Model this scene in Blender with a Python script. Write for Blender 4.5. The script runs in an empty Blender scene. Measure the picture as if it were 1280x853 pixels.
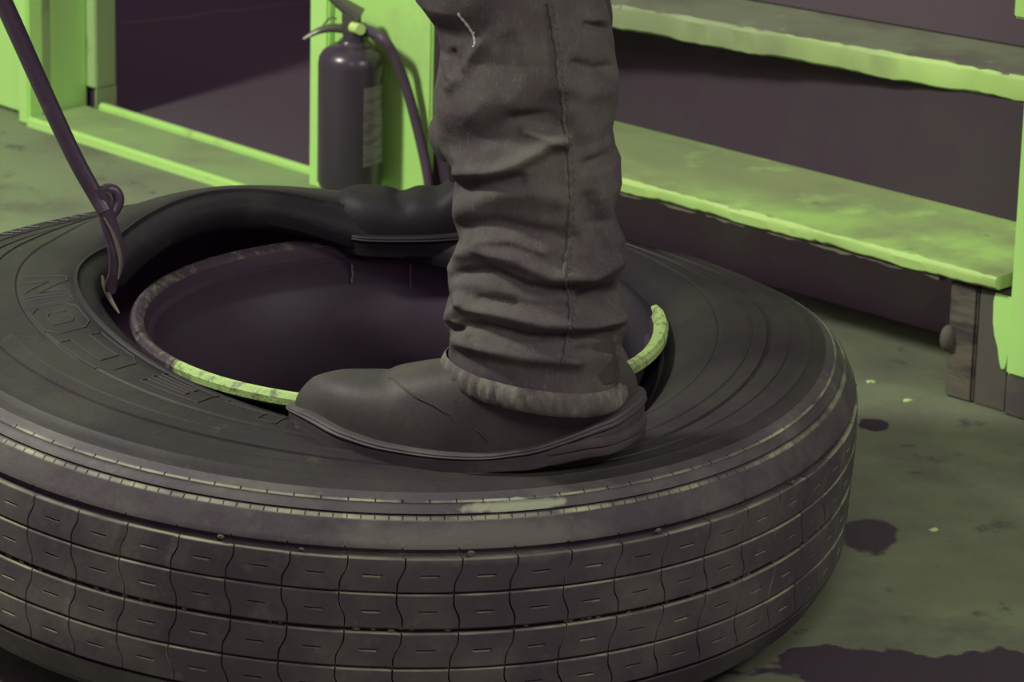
import bpy, bmesh, math, random
import numpy as np
from mathutils import Matrix, Vector
random.seed(7); rng = np.random.default_rng(7)
PI = math.pi
# ------------------------------------------------------------------ camera, world, lights
scene = bpy.context.scene
COL = scene.collection
CAM = np.array([0.1550, -4.0070, 1.6060])
PITCH = math.radians(18.5); ROLL = math.radians(1.4); FPX = 5000.0
up_c = np.array([math.sin(ROLL)*math.cos(PITCH), -math.cos(ROLL)*math.cos(PITCH), -math.sin(PITCH)])
fw_c = np.array([0, 0, 1.0]) - up_c*up_c[2]; fw_c /= np.linalg.norm(fw_c)
rt_c = np.cross(fw_c, up_c)
if rt_c[0] < 0: rt_c = -rt_c
M = np.array([rt_c, fw_c, up_c])
Rb = M @ np.diag([1, -1, -1])
cd = bpy.data.cameras.new('camera'); cam = bpy.data.objects.new('camera', cd); COL.objects.link(cam)
mw = Matrix([list(Rb[i]) + [CAM[i]] for i in range(3)] + [[0, 0, 0, 1]])
cam.matrix_world = mw
cd.sensor_width = 36; cd.lens = FPX/1280*36; cd.clip_start = 0.05; cd.clip_end = 100
cd.dof.use_dof = True; cd.dof.focus_distance = 4.0; cd.dof.aperture_fstop = 13
scene.camera = cam
w = bpy.data.worlds.new('world'); scene.world = w; w.use_nodes = True
bg = w.node_tree.nodes['Background']; bg.inputs[0].default_value = (1.0, 0.52, 1.05, 1); bg.inputs[1].default_value = 0.25
def area(name, loc, target, size, energy, color):
    l = bpy.data.lights.new(name, 'AREA'); l.shape = 'RECTANGLE'; l.size = size[0]; l.size_y = size[1]; l.energy = energy; l.color = color
    o = bpy.data.objects.new(name, l); COL.objects.link(o); o.location = loc
    o.rotation_euler = (Vector(target)-Vector(loc)).to_track_quat('-Z', 'Y').to_euler(); return o
area('ceiling_lamp', (-1.95, -0.12, 2.55), (0.1, 0.3, 0.2), (0.35, 0.35), 108, (1.0, 1.0, 0.88))
area('front_fill', (0.5, -2.6, 2.6), (0.2, 0.3, 0.2), (0.9, 0.9), 36, (1.0, 1.0, 0.88))  # added fill from the front, not a lamp of the workshop
area('side_lamp', (2.3, -0.9, 2.0), (0.2, 0.0, 0.2), (0.5, 0.5), 20, (1.0, 1.0, 0.86))
vs = scene.view_settings; vs.view_transform = 'Standard'; vs.look = 'None'; vs.exposure = 0; vs.gamma = 1; vs.use_curve_mapping = False

# ------------------------------------------------------------------ helpers
def ray(x, y): return M @ np.array([(x-640)/FPX, (y-426.5)/FPX, 1.0])
def atz(x, y, z=0.0): r = ray(x, y); return CAM + r*(z-CAM[2])/r[2]
def aty(x, y, Y): r = ray(x, y); return CAM + r*(Y-CAM[1])/r[1]
def onpl(x, y, p0, n): r = ray(x, y); n = np.array(n, float); return CAM + r*((np.array(p0)-CAM)@n)/(r@n)
def proj(P):
    v = (np.asarray(P)-CAM) @ M
    return 640+FPX*v[..., 0]/v[..., 2], 426.5+FPX*v[..., 1]/v[..., 2]
def hermite(xs, ys, x):
    xs = np.array(xs, float); ys = np.array(ys, float); x = np.clip(np.asarray(x, float), xs[0], xs[-1])
    d = np.diff(ys)/np.diff(xs); m = np.zeros(len(xs)); m[0] = d[0]; m[-1] = d[-1]
    for i in range(1, len(xs)-1):
        m[i] = 0 if d[i-1]*d[i] <= 0 else 2*d[i-1]*d[i]/(d[i-1]+d[i])
    i = np.clip(np.searchsorted(xs, x)-1, 0, len(xs)-2); h = xs[i+1]-xs[i]; t = (x-xs[i])/h
    return (2*t**3-3*t**2+1)*ys[i]+(t**3-2*t**2+t)*h*m[i]+(-2*t**3+3*t**2)*ys[i+1]+(t**3-t**2)*h*m[i+1]
def sstep(a, b, x): t = np.clip((np.asarray(x, float)-a)/(b-a), 0, 1); return t*t*(3-2*t)

def link(name, me, mat=None, parent=None, smooth=True, sharp=None):
    if mat is not None: me.materials.append(mat)
    if smooth:
        me.polygons.foreach_set('use_smooth', [True]*len(me.polygons))
        if sharp: me.set_sharp_from_angle(angle=math.radians(sharp))
    o = bpy.data.objects.new(name, me); COL.objects.link(o)
    if parent is not None: o.parent = parent
    return o
def mesh_of(V, Fc, name='m'):
    me = bpy.data.meshes.new(name); me.from_pydata([tuple(map(float, v)) for v in V], [], [tuple(map(int, f)) for f in Fc]); me.update(); return me
class MB:
    def __init__(s): s.V = []; s.F = []
    def add(s, V, F):
        b = len(s.V); s.V += [tuple(v) for v in V]; s.F += [tuple(i+b for i in f) for f in F]; return s
    def grid(s, G, closed=True, cap0=False, cap1=False, loop=False):
        G = np.asarray(G); m, n = G.shape[:2]; F = []
        for i in range(m if loop else m-1):
            for j in range(n if closed else n-1):
                F.append((i*n+j, i*n+(j+1) % n, ((i+1) % m)*n+(j+1) % n, ((i+1) % m)*n+j))
        V = [tuple(v) for v in G.reshape(-1, 3)]
        if cap0: V.append(tuple(G[0].mean(0))); F += [(len(V)-1, (j+1) % n, j) for j in range(n)]
        if cap1: V.append(tuple(G[-1].mean(0))); b = (m-1)*n; F += [(len(V)-1, b+j, b+(j+1) % n) for j in range(n)]
        return s.add(V, F)
    def box(s, O, A, B, Cc, bev=0.0):
        """box from corner O with edge vectors A,B,C, edges bevelled"""
        bm = bmesh.new(); bmesh.ops.create_cube(bm, size=1)
        A, B, Cc = map(Vector, (A, B, Cc)); O = Vector(O)
        L = (A.length, B.length, Cc.length)
        for v in bm.verts: v.co = Vector(((v.co.x+.5)*L[0], (v.co.y+.5)*L[1], (v.co.z+.5)*L[2]))
        if bev: bmesh.ops.bevel(bm, geom=list(bm.edges), offset=bev, segments=2, affect='EDGES')
        V = [O + A*(v.co.x/L[0]) + B*(v.co.y/L[1]) + Cc*(v.co.z/L[2]) for v in bm.verts]
        F = [[v.index for v in f.verts] for f in bm.faces]; bm.free(); return s.add(V, F)
    def tube(s, pts, rad, n=14, sy=1.0, cap=True):
        pts = np.array(pts, float); m = len(pts); rad = np.broadcast_to(np.array(rad, float), (m,))
        T = np.gradient(pts, axis=0); T /= np.linalg.norm(T, axis=1)[:, None]
        ref = np.array([0, 1.0, 0]) if abs(T[0][1]) < .9 else np.array([1.0, 0, 0]); G = []
        for i in range(m):
            a = np.cross(T[i], ref); a /= np.linalg.norm(a); b = np.cross(T[i], a); ref = -b if ref@(-b) > 0 else b
            t = np.linspace(0, 2*PI, n, endpoint=False)
            G.append(pts[i] + rad[i]*(a*np.cos(t)[:, None] + b*sy*np.sin(t)[:, None]))
        return s.grid(G, True, cap, cap)
    def lathe(s, prof, axis0, n=48, x=(1, 0, 0), y=(0, 1, 0), z=(0, 0, 1), cap=False):
        t = np.linspace(0, 2*PI, n, endpoint=False); x, y, z, a0 = map(lambda q: np.array(q, float), (x, y, z, axis0)); G = []
        for r, h in prof: G.append(a0 + z*h + r*(x*np.cos(t)[:, None]+y*np.sin(t)[:, None]))
        return s.grid(G, True, cap, cap)
    def build(s, name, mat, parent=None, smooth=True, sharp=35):
        me = mesh_of(s.V, s.F, name); bm = bmesh.new(); bm.from_mesh(me); bmesh.ops.recalc_face_normals(bm, faces=bm.faces); bm.to_mesh(me); bm.free()
        return link(name, me, mat, parent, smooth, sharp)
def smooth_path(pts, n=40):
    pts = np.array(pts, float); t = np.arange(len(pts)); u = np.linspace(0, len(pts)-1, n); out = []
    for q in u:
        i = min(int(q), len(pts)-2); f = q-i; p0 = pts[max(i-1, 0)]; p1 = pts[i]; p2 = pts[i+1]; p3 = pts[min(i+2, len(pts)-1)]
        out.append(.5*((2*p1)+(-p0+p2)*f+(2*p0-5*p1+4*p2-p3)*f*f+(-p0+3*p1-3*p2+p3)*f**3))
    return np.array(out)
def tag(o, label=None, cat=None, group=None, kind=None):
    if label: o['label'] = label
    if cat: o['category'] = cat
    if group: o['group'] = group
    if kind: o['kind'] = kind
    return o
def empty(name, loc=(0, 0, 0), label=None, cat=None, group=None, kind=None):
    o = bpy.data.objects.new(name, None); COL.objects.link(o); o.location = loc; o.empty_display_size = .05
    o['_w'] = 1; del o['_w']
    return tag(o, label, cat, group, kind)
def rebase(root):
    """shift an Empty's children so that their meshes keep their world place"""
    off = Vector(root.location)
    for ch in root.children: ch.location = -off

# ------------------------------------------------------------------ materials
def mat(name, base, rough=.7, spec=.3, metal=0.0, layers=(), bump=None, coord='Object'):
    """layers: list of dicts (color, scale, lo, hi, detail, fac, stretch, kind) mixed over the base by noise"""
    m = bpy.data.materials.new(name); m.use_nodes = True; nt = m.node_tree; N = nt.nodes; L = nt.links
    b = N['Principled BSDF']; b.inputs['Roughness'].default_value = rough; b.inputs['Specular IOR Level'].default_value = spec
    b.inputs['Metallic'].default_value = metal
    tc = N.new('ShaderNodeTexCoord'); src = tc.outputs[coord]
    rgb = N.new('ShaderNodeRGB'); rgb.outputs[0].default_value = (*base, 1); cur = rgb.outputs[0]
    for i, l in enumerate(layers):
        kind = l.get('kind', 'noise')
        if kind == 'point':
            g = N.new('ShaderNodeNewGeometry'); fac0 = g.outputs['Pointiness']
        elif kind == 'attr':       # wear or painted shade stored on the mesh, broken up by noise
            at_ = N.new('ShaderNodeAttribute'); at_.attribute_name = l['attr']
            nz = N.new('ShaderNodeTexNoise'); nz.inputs['Scale'].default_value = l.get('scale', 40); nz.inputs['Detail'].default_value = 5; L.new(src, nz.inputs['Vector'])
            mu = N.new('ShaderNodeMath'); mu.operation = 'MULTIPLY'; L.new(at_.outputs['Fac'], mu.inputs[0]); L.new(nz.outputs['Fac'], mu.inputs[1]); fac0 = mu.outputs[0]
        elif kind == 'sphere':      # a stain or painted shade with its own place: centre, radii
            mp = N.new('ShaderNodeMapping'); mp.vector_type = 'TEXTURE'
            mp.inputs['Location'].default_value = l['loc']; mp.inputs['Scale'].default_value = l['size']; mp.inputs['Rotation'].default_value = l.get('rot', (0, 0, 0))
            nz = N.new('ShaderNodeTexNoise'); nz.inputs['Scale'].default_value = l.get('scale', 20); nz.inputs['Detail'].default_value = 5; L.new(src, nz.inputs['Vector'])
            L.new(src, mp.inputs['Vector'])
            ln = N.new('ShaderNodeVectorMath'); ln.operation = 'LENGTH'; L.new(mp.outputs[0], ln.inputs[0])
            ad = N.new('ShaderNodeMath'); ad.operation = 'MULTIPLY_ADD'; L.new(nz.outputs['Fac'], ad.inputs[0]); ad.inputs[1].default_value = l.get('ragged', 1.0); L.new(ln.outputs['Value'], ad.inputs[2])
            fac0 = ad.outputs[0]
        else:
            mp = N.new('ShaderNodeMapping'); mp.inputs['Scale'].default_value = l.get('stretch', (1, 1, 1)); mp.inputs['Location'].default_value = (i*3.1, i*1.7, 0)
            mp.inputs['Rotation'].default_value = l.get('rot', (0, 0, 0))
            L.new(src, mp.inputs['Vector'])
            nz = N.new('ShaderNodeTexVoronoi' if kind == 'voronoi' else 'ShaderNodeTexNoise'); nz.inputs['Scale'].default_value = l['scale']
            if kind != 'voronoi': nz.inputs['Detail'].default_value = l.get('detail', 6); nz.inputs['Roughness'].default_value = l.get('nr', .6)
            L.new(mp.outputs[0], nz.inputs['Vector']); fac0 = nz.outputs['Distance' if kind == 'voronoi' else 'Fac']
        mr = N.new('ShaderNodeMapRange'); mr.inputs['From Min'].default_value = l['lo']; mr.inputs['From Max'].default_value = l['hi']; mr.inputs['To Max'].default_value = l.get('fac', 1)
        L.new(fac0, mr.inputs['Value'])
        mx = N.new('ShaderNodeMix'); mx.data_type = 'RGBA'; L.new(mr.outputs[0], mx.inputs['Factor']); L.new(cur, mx.inputs['A']); mx.inputs['B'].default_value = (*l['color'], 1)
        cur = mx.outputs['Result']
    L.new(cur, b.inputs['Base Color'])
    if bump:
        last = None
        for (sc, st, dist, *stretch) in bump:
            nz = N.new('ShaderNodeTexNoise'); nz.inputs['Scale'].default_value = sc; nz.inputs['Detail'].default_value = 6
            if stretch:
                mp = N.new('ShaderNodeMapping'); mp.inputs['Scale'].default_value = stretch[0]; L.new(src, mp.inputs['Vector']); L.new(mp.outputs[0], nz.inputs['Vector'])
            else: L.new(src, nz.inputs['Vector'])
            bp = N.new('ShaderNodeBump'); bp.inputs['Strength'].default_value = st; bp.inputs['Distance'].default_value = dist; L.new(nz.outputs['Fac'], bp.inputs['Height'])
            if last: L.new(last, bp.inputs['Normal'])
            last = bp.outputs[0]
        L.new(last, b.inputs['Normal'])
    return m
RUB = (.060, .050, .056); DUST = (.22, .26, .15)
M_side = mat('rubber_sidewall', (.022, .019, .020), .6, .25, layers=[
    dict(color=(.040, .038, .031), scale=5, lo=.42, hi=.68, fac=.9), dict(color=(.025, .019, .025), scale=14, lo=.5, hi=.7, fac=.7),
    dict(color=(.08, .083, .06), scale=26, lo=.62, hi=.8, fac=.6, nr=.7),
    dict(color=(.010, .007, .011), kind='attr', attr='bead_shade', scale=12, lo=.15, hi=.45, fac=.9)], bump=[(120, .25, .002), (18, .25, .004)])
M_tread = mat('rubber_tread', (.052, .044, .048), .6, .35, layers=[
    dict(color=(.095, .092, .074), scale=9, lo=.45, hi=.68, fac=.9), dict(color=(.12, .125, .09), scale=30, lo=.56, hi=.78, fac=.7, nr=.7),
    dict(color=(.045, .036, .046), scale=6, lo=.54, hi=.66, fac=.6),
    dict(color=(.24, .27, .16), kind='attr', attr='wear', scale=22, lo=.24, hi=.56, fac=1.0),
    dict(color=(.24, .27, .17), kind='sphere', loc=(.158, -.47, .1162), size=(.052, .05, .0050), lo=1.78, hi=1.50, ragged=1.35, scale=70, fac=.95),
    dict(color=(.14, .15, .11), kind='sphere', loc=(.16, -.50, .09), size=(.17, .05, .02), lo=1.7, hi=1.1, ragged=1.0, scale=45, fac=.7),
    ], bump=[(150, .2, .002), (35, .2, .003)])
M_letter = mat('rubber_letter_edges', (.04, .034, .036), .5, .4)
M_rim_in = mat('rim_inner_dark_paint', (.045, .032, .048), .5, .25, layers=[dict(color=(.04, .025, .04), scale=9, lo=.4, hi=.7)], bump=[(60, .2, .002)])
M_flange = mat('scraped_shaded_flange', (.05, .036, .05), .5, .4, layers=[
    dict(color=(.34, .50, .16), kind='sphere', loc=(.16, -.20, .28), size=(.335, .52, 1), lo=1.45, hi=1.38, ragged=.8, scale=25),  # scraped pale; left and back stay dark in place of the bead's shade
    dict(color=(.12, .13, .08), scale=70, lo=.52, hi=.62, fac=.85, nr=.7), dict(color=(.12, .13, .08), scale=18, lo=.62, hi=.7, fac=.7)], bump=[(200, .4, .002)])
M_drip = mat('dried_drip', (.2, .16, .15), .5, .4)
M_iron = mat('black_iron', (.075, .055, .078), .38, .5, .3, layers=[dict(color=(.13, .11, .11), scale=40, lo=.58, hi=.75, fac=.6)], bump=[(90, .15, .002)])
M_iron_edge = mat('lit_iron_edge', (.17, .16, .12), .4, .5, .3)  # pale colour standing in for light caught on the lever's edges
M_denim = mat('denim', (.066, .059, .056), .9, .12, layers=[
    dict(color=(.098, .096, .076), scale=13, lo=.42, hi=.68), dict(color=(.038, .029, .038), scale=9, lo=.52, hi=.72, fac=.75),
    dict(color=(.15, .15, .11), scale=420, lo=.55, hi=.75, fac=.5, stretch=(1, 1, .25))], bump=[(500, .35, .001), (45, .25, .004)])
M_hem = mat('denim_hem', (.092, .085, .075), .9, .12, layers=[
    dict(color=(.16, .165, .12), scale=60, lo=.48, hi=.66, stretch=(1, 1, .25)), dict(color=(.045, .036, .045), scale=40, lo=.54, hi=.68, fac=.7)], bump=[(300, .4, .002)])
M_stitch = mat('seam_stitching', (.10, .095, .08), .85, .15, bump=[(400, .4, .001)])
M_leather = mat('oiled_boot_leather', (.040, .035, .032), .62, .3, layers=[
    dict(color=(.058, .056, .044), scale=12, lo=.42, hi=.7), dict(color=(.030, .024, .030), scale=20, lo=.56, hi=.72, fac=.6),
    dict(color=(.16, .17, .13), kind='sphere', loc=(0, 0, 0), size=(.004, .02, .004), lo=1.6, hi=1.0, ragged=.8, scale=200)], bump=[(220, .25, .001), (30, .2, .003)])
M_sole = mat('boot_sole_rubber', (.056, .048, .049), .6, .3, layers=[dict(color=(.075, .072, .058), scale=25, lo=.5, hi=.7)], bump=[(120, .2, .001)])
M_paint = mat('green_paint', (.43, .77, .19), .5, .3, layers=[dict(color=(.36, .62, .17), scale=3.5, lo=.45, hi=.75, fac=.8), dict(color=(.2, .24, .13), scale=45, lo=.68, hi=.78, fac=.5)], bump=[(40, .1, .003)])  # plain green paint, varied by noise
M_wall = mat('wall_paint', (.46, .83, .22), .6, .25, layers=[dict(color=(.40, .70, .19), scale=4, lo=.45, hi=.75, fac=.5)])
M_jamb = mat('scuffed_jamb_paint', (.34, .50, .20), .6, .25, layers=[dict(color=(.20, .20, .14), scale=16, lo=.55, hi=.68, stretch=(1, 1, .5), fac=.8)])
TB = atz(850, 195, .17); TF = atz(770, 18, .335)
M_tread_w = mat('worn_shaded_step_paint', (.34, .58, .15), .6, .25, layers=[
    dict(color=(.17, .20, .12), kind='sphere', loc=tuple(TB), size=(.42, .085, 1), rot=(0, 0, -.724), lo=1.75, hi=1.05, ragged=.9, scale=14, fac=.85),  # shade at the tread's back-left, painted into the colour
    dict(color=(.24, .31, .13), scale=5, lo=.40, hi=.62, stretch=(1, 1, 1)), dict(color=(.45, .80, .17), scale=8, lo=.55, hi=.72, fac=.7),
    dict(color=(.10, .09, .08), scale=32, lo=.66, hi=.74, fac=.8)], bump=[(35, .2, .003)])
M_topstep = mat('dirty_step_top', (.17, .20, .12), .6, .25, layers=[dict(color=(.12, .12, .09), scale=7, lo=.45, hi=.65), dict(color=(.26, .34, .17), scale=30, lo=.62, hi=.75)], bump=[(35, .2, .003)])
M_fascia = mat('shaded_step_front', (.39, .61, .17), .55, .3, layers=[
    dict(color=(.20, .24, .13), kind='sphere', loc=tuple(TF), size=(.36, .36, .06), lo=1.9, hi=1.1, ragged=.9, scale=14, fac=.85),dict(color=(.36, .52, .16), scale=6, lo=.5, hi=.75, fac=.7), dict(color=(.12, .12, .09), scale=26, lo=.68, hi=.74, fac=.7)])  # first layer paints shade onto the left end of the front face
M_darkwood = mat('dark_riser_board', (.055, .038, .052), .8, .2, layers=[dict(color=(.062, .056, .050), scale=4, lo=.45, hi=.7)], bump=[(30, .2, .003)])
M_rough = mat('rough_sawn_timber', (.11, .105, .075), .85, .2, layers=[dict(color=(.05, .04, .045), scale=26, lo=.5, hi=.62, stretch=(.35, .35, 1.6), rot=(0, .75, 0), fac=.9)], bump=[(40, .6, .006, (.35, .35, 1.6))])
M_black = mat('recess_shade', (.05, .035, .05), .9, .1)  # dark colour stands in for shade in the notch and beyond the pier
M_ext = mat('extinguisher_enamel', (.045, .035, .046), .3, .55, layers=[dict(color=(.055, .05, .048), scale=6, lo=.5, hi=.7, fac=.5)])
M_extlabel = mat('extinguisher_label', (.17, .165, .14), .45, .3, layers=[dict(color=(.08, .07, .07), scale=60, lo=.5, hi=.55, stretch=(.4, .4, 2), fac=.6)])
M_valve = mat('valve_metal', (.13, .13, .10), .4, .5, .4)
M_hose = mat('hose_rubber', (.066, .048, .066), .5, .4)
M_chip = mat('paint_chip', (.45, .60, .26), .7, .2)
M_sillm = mat('sill_green', (.26, .42, .14), .55, .3, layers=[dict(color=(.20, .27, .12), scale=5, lo=.45, hi=.7), dict(color=(.42, .62, .2), scale=9, lo=.62, hi=.70, stretch=(1, 7, 1), rot=(0, 0, .77), fac=.5), dict(color=(.1, .1, .07), scale=25, lo=.68, hi=.74, fac=.6)])
M_nosing = mat('sill_bright_edge', (.48, .82, .22), .45, .4, layers=[dict(color=(.36, .5, .18), scale=25, lo=.58, hi=.7, fac=.7)])
W1 = atz(1084, 672)[:2]; W2 = atz(1150, 842)[:2]; W3 = atz(1091, 531)[:2]
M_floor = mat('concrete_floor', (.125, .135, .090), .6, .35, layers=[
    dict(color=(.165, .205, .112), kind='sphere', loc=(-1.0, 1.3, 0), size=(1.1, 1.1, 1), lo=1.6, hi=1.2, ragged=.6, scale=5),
    dict(color=(.20, .27, .13), scale=2.2, lo=.45, hi=.7, fac=.8), dict(color=(.105, .105, .080), scale=6, lo=.48, hi=.68, fac=.8, nr=.65),
    dict(color=(.33, .40, .22), scale=55, lo=.68, hi=.76, fac=.7, nr=.7), dict(color=(.05, .04, .048), scale=13, lo=.60, hi=.67, fac=.65, nr=.65),
    
    dict(color=(.045, .032, .045), kind='sphere', loc=(*W1, 0), size=(.035, .07, 1), lo=1.55, hi=1.4, ragged=1.2, scale=16),
    dict(color=(.045, .032, .045), kind='sphere', loc=(*W2, 0), size=(.24, .085, 1), rot=(0, 0, 0), lo=1.55, hi=1.48, ragged=1.6, scale=13),
    dict(color=(.035, .025, .035), kind='sphere', loc=(*W3, 0), size=(.018, .022, 1), lo=1.45, hi=1.35, ragged=.8, scale=40),
    ], bump=[(70, .25, .003), (9, .15, .01)])
M_outside = mat('outside_asphalt', (.088, .074, .080), .9, .15, layers=[dict(color=(.09, .085, .075), scale=3, lo=.5, hi=.7, fac=.6)], bump=[(60, .2, .004)])

# ------------------------------------------------------------------ setting: floor, walls, sill
S_FR = (-41.5, np.array([.755, .569, 0]))
W_FR = (-44.0, np.array([-.268, 1.455, 0]))
def frame(fr):
    a = math.radians(fr[0]); e = np.array([math.cos(a), math.sin(a), 0]); m = np.array([-math.sin(a), math.cos(a), 0]); O = fr[1]
    return e, m, (lambda s, t, z: O + e*s + m*t + np.array([0, 0, z]))
we, wm, WP = frame(W_FR); se, sm, SP = frame(S_FR); ZV = np.array([0, 0, 1.0])
def wbox(s0, s1, t0, t1, z0, z1, bev=.002, mb=None, fr='w'):
    e, m, P = (we, wm, WP) if fr == 'w' else (se, sm, SP)
    mb = mb or MB(); mb.box(P(s0, t0, z0), e*(s1-s0), m*(t1-t0), ZV*(z1-z0), bev); return mb
fl = MB(); pts = [WP(-3, .1, 0), WP(-.435, .1, 0), WP(-.435, .004, 0), WP(.34, .004, 0), WP(.34, .7, 0), WP(3.0, .7, 0), np.array([4, -3.2, 0]), np.array([-4, -3.2, 0])]; K = len(pts)
fl.add(pts + [p-ZV*.08 for p in pts], [tuple(range(K)), tuple(range(2*K-1, K-1, -1))] + [(i, i+K, (i+1) % K+K, (i+1) % K) for i in range(K)])
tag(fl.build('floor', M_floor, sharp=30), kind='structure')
out = wbox(-3, .345, .127, 5, -.06, -.015, .0); tag(out.build('ground', M_outside), 'dark ground outside the doorway', kind='structure')
cr = MB()
for (a, b) in (((148, 31), (388, 3)),):
    A = atz(*a, -.015); B = atz(*b, -.015); P = [A+(B-A)*k/14+np.array([0, rng.normal(0, .008), 0]) for k in range(15)]
    cr.tube([p-ZV*.001 for p in P], .004, 6)
tag(cr.build('trim_1', mat('joint_filler', (.13, .12, .12), .9, .1), smooth=True), kind='structure')
sill = wbox(-.427, .34, .006, .112, -.01, .012, .003); so = sill.build('trim_2', M_sillm); tag(so, kind='structure')
tag(wbox(-.427, .34, -.004, .006, -.01, .014, .003).build('trim_3', M_nosing), kind='structure')
tag(wbox(-.40, .34, .112, .124, -.015, .020, .003).build('trim_4', M_nosing), kind='structure')
# left wall with casing, reveal and inner frame
tag(wbox(-2.2, -.445, .030, .156, .004, 2.6, .002).build('wall_left', M_wall), kind='structure')
mbb = wbox(-.450, -.425, 0, .03, 0.0, 2.2, .003)
tag(mbb.build('trim_5', M_wall), kind='structure')
tag(wbox(-.4400, -.4320, .030, .048, .006, 2.2, .0).build('trim_6', M_jamb), kind='structure')
rv = wbox(-.4400, -.4325, .048, .1185, .006, 2.2, .0015); tag(rv.build('trim_7', mat('reveal_paint', (.47, .83, .24), .6, .25)), kind='structure')
ib = MB(); wbox(-.4385, -.4120, .1195, .160, .038, 2.2, .002, ib); wbox(-.4145, -.4120, .1195, .160, -.01, .0375, .0005, ib)
tag(ib.build('trim_8', M_jamb), kind='structure')
tag(wbox(-.444, -.4150, .128, .150, -.01, .05, 0).build('notch_shade', M_black), kind='structure')
tag(wbox(.3445, .44, .088, .20, .0, 2.6, .001).build('pier_shade', M_black), kind='structure')  # dark box put beside the pier to stand for the shade there
# right-hand pier beside the doorway, with its casing strip, and the wall above
tag(wbox(.112, .150, .070, .125, .012, 2.2, .003).build('trim_9', M_wall), kind='structure')
tag(wbox(.148, .3435, .082, .20, .012, 2.6, .003).build('wall_back', mat('pier_paint', (.42, .76, .19), .6, .25, layers=[dict(color=(.30, .46, .18), scale=7, lo=.48, hi=.72, fac=.7)])), kind='structure')
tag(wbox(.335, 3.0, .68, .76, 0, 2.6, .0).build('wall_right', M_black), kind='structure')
tag(wbox(-2.2, 3.0, .04, .20, 2.2, 3.4, .0).build('wall_top', M_wall), kind='structure')

# ------------------------------------------------------------------ steps
st = empty('wooden_steps', SP(0, 0, 0), 'pale painted open wooden steps with worn treads standing beside the truck tyre', 'steps')
def board(poly_top, th, name, m_top, m_side, parent, seed=0, chips=None):
    """tread board from its four top corners (front-left, front-right, back-right, back-left), front edge worn"""
    fl_, fr_, br, bl = map(np.array, poly_top); n = 90; r = np.random.default_rng(seed); G = []
    for i in range(n+1):
        t = i/n; a = fl_+(fr_-fl_)*t; b = bl+(br-bl)*t; d = (b-a)/np.linalg.norm(b-a)
        wob = .0018*math.sin(t*23+seed)+.0012*math.sin(t*61)+r.normal(0, .0006); wz = r.normal(0, .0006)
        row = [a+d*(.004+wob)+ZV*wz, a+d*(.0015+wob)-ZV*.0022, a+d*wob*.6-ZV*.006, a+d*(.001+wob*.4)-ZV*(th-.003+wob), a+d*.005-ZV*(th+wob*.6), b-ZV*th, b, a+d*.05]
        G.append(row)
    mb = MB().grid(G, True, True, True); me = mesh_of(mb.V, mb.F, name)
    bm = bmesh.new(); bm.from_mesh(me); bmesh.ops.recalc_face_normals(bm, faces=bm.faces); bm.to_mesh(me); bm.free()
    me.materials.append(m_top); me.materials.append(m_side)
    for p in me.polygons: p.material_index = 0 if p.normal.z > .85 else 1
    return link(name, me, None, parent, True, 30)
lowS = SP(-.95, -.02, .170); 
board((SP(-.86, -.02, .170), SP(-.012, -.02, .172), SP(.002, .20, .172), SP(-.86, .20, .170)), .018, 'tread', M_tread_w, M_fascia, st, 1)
# splintered front edge underside board under the lower tread
und = MB(); G = []
for i in range(70):
    s = -.74+.64*i/69; d = .0025*math.sin(i*.7)+rng.normal(0, .0015)
    G.append([SP(s, -.012, .153), SP(s, -.014+d*.3, .149+d*.6), SP(s, .0, .148+d), SP(s, .02, .152)])
und.grid(G, True, True, True); und.build('splintered_batten', M_rough, st)
U = [onpl(760, 8, SP(0, .165, 0), sm), None]
ufl = SP(-1.1, .150, .352); ufr = SP(.05, .150, .362)
P1 = atz(760, 4, .357); P2 = atz(1280, 96, .357); dd = (P2-P1)/np.linalg.norm(P2-P1); Q = atz(1280, 61, .357)
perp = np.array([-dd[1], dd[0], 0]); wdt = (Q-P2)@perp
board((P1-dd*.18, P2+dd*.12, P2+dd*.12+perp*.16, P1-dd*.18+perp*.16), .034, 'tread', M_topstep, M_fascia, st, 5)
# riser boards
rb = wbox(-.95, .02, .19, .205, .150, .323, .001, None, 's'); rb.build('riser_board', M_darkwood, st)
rb = wbox(-.95, .02, .188, .203, .0, .149, .001, None, 's'); rb.build('riser_board', mat('lightened_lower_board', (.26, .20, .24), .85, .2, layers=[dict(color=(.30, .28, .25), scale=5, lo=.5, hi=.7)], bump=[(30, .2, .003)]), st)  # lower board coloured paler to lift the deep shade under the tread
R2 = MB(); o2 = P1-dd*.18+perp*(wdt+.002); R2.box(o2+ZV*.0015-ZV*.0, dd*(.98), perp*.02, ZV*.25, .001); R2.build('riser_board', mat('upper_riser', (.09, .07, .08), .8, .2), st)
# stringer
sg = wbox(.004, .10, -.012, .012, .052, .49, .003, None, 's')
sg.build('stringer', M_wall, st)
wbox(.004, .10, -.010, .012, .0, .052, .002, None, 's').build('stringer_foot', mat('dirty_stringer_foot', (.085, .078, .07), .85, .2, layers=[dict(color=(.13, .14, .09), scale=25, lo=.5, hi=.7)]), st)
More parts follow.
